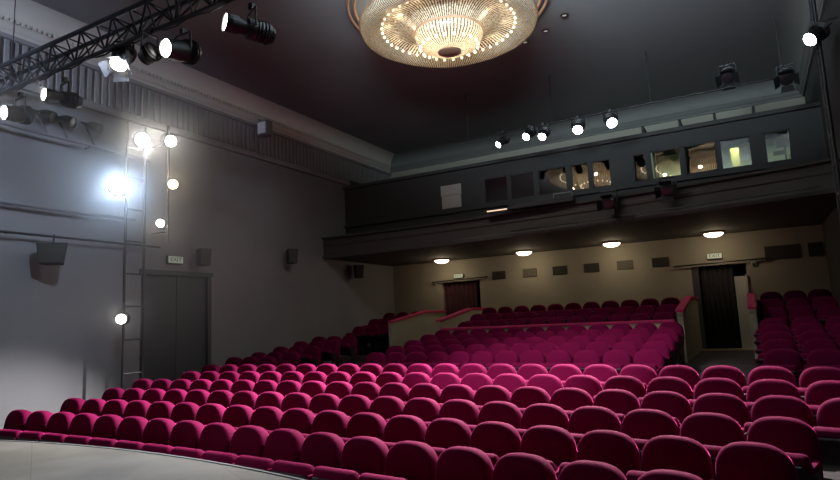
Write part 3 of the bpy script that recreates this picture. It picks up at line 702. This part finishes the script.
# ladder boom by the left wall
bo = empty('lighting_boom', (XL + .55, 7.53, 0)); tag(bo, 'dark ladder-shaped lighting boom standing against the side wall', 'boom')
for dy in (0, .42): MB().tube((0, dy, 0.01), (0, dy, EYE + 4.3), .026, 8).build('pole', 'iron', bo, True)
for q in range(9): MB().tube((0, 0, .5 + .65 * q), (0, .42, .5 + .65 * q), .018, 6).build('rung', 'iron', bo)
MB().box((0, .21, .02), (.4, .9, .04)).build('base', 'iron', bo)
b2 = empty('lighting_boom', (XL + .5, 8.55, EYE + 1.9)); tag(b2, 'upper lighting boom with amber lamp, bracketed over the side door', 'boom')
MB().tube((0, 0, 0), (0, 0, 2.6), .03, 8).build('pole', 'iron', b2, True); q = MB(); q.tube((0, 0, .25), (-.5, 0, .25), .02, 6); q.tube((0, 0, 2.2), (-.5, 0, 2.2), .02, 6); q.build('bracket', 'iron', b2)
PX = XL + .55
def boomfix(label, P, tgt, L_, r, lm, pole, beam, col, ang, kind='profile'):
    P = Vector(P); fixture(label, P, Vector(tgt) - P, L_, r, lm, Vector(pole) - P, kind, False, beam, col, ang, top=False)
boomfix('dazzling blue-white spotlight midway up the ladder boom', (-10.62, 7.23, EYE + 2.85), (-.3, .6, EYE - .1), .45, .15, LB, (PX, 7.45, EYE + 2.85), 420, (.55, .74, 1), 36)
boomfix('brilliant white spotlight near the top of the ladder boom', (-10.55, 7.69, EYE + 3.92), (-.5, 1.5, EYE - .2), .45, .14, LN, (PX, 7.87, EYE + 3.92), 220, (1, .95, .88), 30)
boomfix('white spotlight on the upper boom beside the brilliant one', (-10.5, 8.34, EYE + 4.04), (-.5, 3.5, EYE), .40, .12, LN, (XL + .5, 8.55, EYE + 4.04), 20, (1, .95, .85), 45)
boomfix('amber glowing spotlight on the upper boom', (-10.5, 8.40, EYE + 3.11), (.0, 1.0, EYE + .3), .38, .10, LO, (XL + .5, 8.55, EYE + 3.11), 10, (1, .75, .45), 45)
boomfix('small round warm-white lamp at the foot of the upper boom', (-10.55, 8.14, EYE + 2.25), (0, 0, EYE), .30, .085, LW, (XL + .5, 8.5, EYE + 2.2), 20, (1, .9, .75), 40)
boomfix('lone low spotlight on the ladder boom above the seat rows', (-10.62, 7.35, EYE + .30), (-2.0, -.8, EYE - .2), .35, .095, LN, (PX, 7.45, EYE + .30), 10, (1, .93, .82), 40)
P = (XL + .45, 11.6, EYE + 5.26); o = empty('mounted_floodlight', P); tag(o, 'small boxy floodlight fixed to the cornice', 'floodlight')
rbox(0, 0, 0, .34, .24, .42, .03).build('housing', 'pipe', o); MB().box((.0, -.125, 0), (.26, .01, .30)).build('front_glass', 'paper', o); MB().tube((0, 0, .2), (-.25, 0, .30), .015, 6).build('bracket', 'iron', o)
# rear bar above the booth
RY, RBZ = 14.25, EYE + 4.72
rb = MB().tube((-6.6, RY, RBZ), (1.2, RY, RBZ), .025, 8).build('lighting_bar', 'iron', None, True)
for x in (-6.2, -3.9, -1.6, 1.0): MB().tube((x, RY, RBZ), (x, RY, H - .005), .012, 6).build('drop_rod', 'iron', rb)
tag(rb, 'dark lighting bar hung from the ceiling above the booth', 'lighting bar')
for a, z, lm, lab, r, tg in ((-.377, .3105, LC, 'faint cool spotlight at the far end of the bar over the booth', .085, (-8.9, 6.7)), (-.324, .3153, LN, 'warm spotlight of the close pair on the bar over the booth', .10, (-6.7, 6.8)),
        (-.295, .3097, LN, 'plain white spotlight of the close pair on the bar over the booth', .10, (-4.5, 6.7)), (-.232, .3099, LN, 'starry white spotlight over the booth beside the cool one', .12, (-2.3, 6.4)), (-.175, .3106, LC, 'bright cool white spotlight over the booth nearest its lit windows', .12, (-.2, 6.1))):
    P = at(a, z, RY - .25); fixture(lab, P, Vector((tg[0], tg[1], .8)) - Vector(P), .42, r, lm, RBZ - P[2], 'profile', False, 3200, (1, .95, .95), 28)
for i, (a, z) in enumerate(((.0, .345), (.075, .325))):
    P = at(a, z, RY); fixture(('unlit black spotlight high on the bar above the yellow cabinet', 'unlit black spotlight at the dim-wall end of the bar')[i], P, (-.1, -1, -.7), .42, .13, M['monitor'], max(.3, RBZ - P[2]), 'fresnel', True)
# cans under the balcony ledge
for i, (a, z) in enumerate(((-.193, .1765), (-.102, .185))):
    Y = 13.75; P = at(a, z, Y); fixture(('black can spotlight with a white bracket on the balcony front', 'bulky black spotlight on the balcony front under the lit windows')[i], P, (-.05, -1, -.35), .34, .135, M['monitor'], .26, 'fresnel', True)
# right-wall boom
bo = empty('lighting_boom', (1.42, 11.8, EYE + 1.0)); tag(bo, 'tall dark lighting boom against the dim side wall', 'boom')
for dy in (0, .35): MB().tube((0, dy, 0), (0, dy, 4.6), .03, 8).build('pole', 'iron', bo, True)
for q in range(9): MB().tube((0, 0, .3 + .5 * q), (0, .35, .3 + .5 * q), .016, 6).build('rung', 'pipe', bo)
q_ = MB(); q_.tube((0, .17, .3), (.322, .17, .3), .02, 6); q_.tube((0, .17, 3.8), (.322, .17, 3.8), .02, 6); q_.build('bracket', 'iron', bo)
boomfix('round white spotlight on the boom by the dim side wall', at(.109, .3772, 11.6), (-4.6, 7.0, EYE - 1), .36, .12, LN, (1.42, 11.8, EYE + .377 * 11.6), 3500, (1, .94, .94), 36)
# added fill floods behind the viewer, to brighten the side wall and the boards
for lab, p, tg, e, c, an in (('added over-stage fill flood turned to the side wall', (-7.6, -.9, EYE + 3.9), (-11.3, 3.6, EYE + 4.7), 2100, (.62, .75, 1), 60),
        ('added over-stage fill flood turned to the boards', (-6.5, -2.0, EYE + 4.2), (-5.2, 1.9, .9), 520, (1, .97, .94), 34)):
    fixture(lab, p, Vector(tg) - Vector(p), .50, .30, LDIM, .3, 'fresnel', True, e, c, an)
# long batten added above the view as fill light for the ceiling
bp = (-2.4, 5.0, EYE + 4.62); BR = Matrix.Rotation(math.radians(-50), 3, 'X')
o = empty('ceiling_fill_batten', bp); tag(o, 'added long fill batten along the truss, turned up to the ceiling', 'batten lamp')
MB().box((0, 0, 0), (4.0, .30, .10), BR).build('housing', 'iron', o); tb = MB()
for q in (-.09, .09):
    c_ = BR @ Vector((0, q, .07)); tb.tube(c_ + Vector((-1.9, 0, 0)), c_ + Vector((1.9, 0, 0)), .02, 8)
tb.build('tube', M['tube'], o)
for x in (-1.6, 1.6): MB().tube((x, 0, 0), (x, -.15, -.235), .014, 6).build('bracket', 'iron', o)
l = bpy.data.lights.new('batten_fill', 'AREA'); l.shape = 'RECTANGLE'; l.size = 3.9; l.size_y = .26; l.energy = 820; l.color = (.70, .88, 1); l.spread = math.radians(105)
lo = bpy.data.objects.new('batten_fill', l); COL.objects.link(lo); lo.parent = o; n_ = BR @ Vector((0, 0, 1)); lo.matrix_local = Matrix.Translation(n_ * .12) @ n_.to_track_quat('-Z', 'X').to_matrix().to_4x4() @ Matrix.Rotation(PI / 2, 4, 'Z')
q = MB().tube((XL + .1, -1.75, EYE + 4.5), (XR - .1, -1.75, EYE + 4.5), .03, 8).build('lighting_bar', 'iron', None, True); tag(q, 'added over-stage bar behind the viewer for the fill floods', 'lighting bar')  # unseen bar added to carry the fill floods
for x in (-10, -5, 0): MB().tube((x, -1.75, EYE + 4.5), (x, -1.75, H - .005), .012, 6).build('drop_rod', 'iron', q)

# drifting stage haze hanging in front of the side-wall lamps, thinning out to nothing
HAZE, HR = .06, 4.4
hm = bpy.data.materials.new('haze'); hm.use_nodes = True; nt = hm.node_tree; nt.nodes.clear()
oo = nt.nodes.new('ShaderNodeOutputMaterial'); vsn = nt.nodes.new('ShaderNodeVolumeScatter'); vsn.inputs['Anisotropy'].default_value = .75
tc = nt.nodes.new('ShaderNodeTexCoord'); ln = nt.nodes.new('ShaderNodeVectorMath'); ln.operation = 'LENGTH'; nt.links.new(tc.outputs['Object'], ln.inputs[0])
mr = nt.nodes.new('ShaderNodeMapRange'); mr.interpolation_type = 'SMOOTHSTEP'; mr.inputs['From Min'].default_value = .15; mr.inputs['From Max'].default_value = 1.; mr.inputs['To Min'].default_value = HAZE; mr.inputs['To Max'].default_value = 0
nt.links.new(ln.outputs['Value'], mr.inputs['Value']); nt.links.new(mr.outputs['Result'], vsn.inputs['Density']); nt.links.new(vsn.outputs[0], oo.inputs['Volume'])
hm.cycles.volume_step_rate = 1.0
hz_ = MB().lathe([(0, -1)] + [(math.cos(t), math.sin(t)) for t in [-PI / 2 + PI * q / 12 for q in range(1, 12)]] + [(0, 1)], 24).build('haze', hm); hz_.location = (-9.3, 6.4, EYE + 2.7); hz_.scale = (HR * .55, HR, HR * .9)
hz_['kind'] = 'stuff'; hz_['label'] = 'faint stage haze hanging in front of the bright side-wall lamps'; hz_['category'] = 'haze'

# ------------------------------------------------------------------ world, camera, view
wd = bpy.data.worlds.new('World'); SC.world = wd; wd.use_nodes = True
wd.node_tree.nodes['Background'].inputs[0].default_value = (.4, .45, .6, 1); wd.node_tree.nodes['Background'].inputs[1].default_value = .004
F_, ROLL, PITCH, YAW = 600., math.radians(2.63), math.radians(7.7), math.radians(28.7)
fw = Vector((-math.sin(YAW) * math.cos(PITCH), math.cos(YAW) * math.cos(PITCH), math.sin(PITCH))); r0 = Vector((math.cos(YAW), math.sin(YAW), 0)); u0 = r0.cross(fw)
rt = math.cos(ROLL) * r0 - math.sin(ROLL) * u0; upv = math.sin(ROLL) * r0 + math.cos(ROLL) * u0
cd = bpy.data.cameras.new('camera'); cd.sensor_width = 36; cd.lens = F_ / 840 * 36; cd.clip_end = 200; cd.clip_start = .05
co = bpy.data.objects.new('camera', cd); COL.objects.link(co); SC.camera = co
co.matrix_world = Matrix(((rt.x, upv.x, -fw.x, 0), (rt.y, upv.y, -fw.y, 0), (rt.z, upv.z, -fw.z, EYE), (0, 0, 0, 1)))
vw = SC.view_settings; SC.display_settings.display_device = 'sRGB'; vw.view_transform = 'Standard'; vw.look = 'None'; vw.exposure = 0.0; vw.gamma = 1.0; vw.use_curve_mapping = False
SC.cycles.max_bounces = 6; SC.cycles.diffuse_bounces = 3; SC.cycles.sample_clamp_indirect = 4; SC.cycles.caustics_reflective = False; SC.cycles.caustics_refractive = False
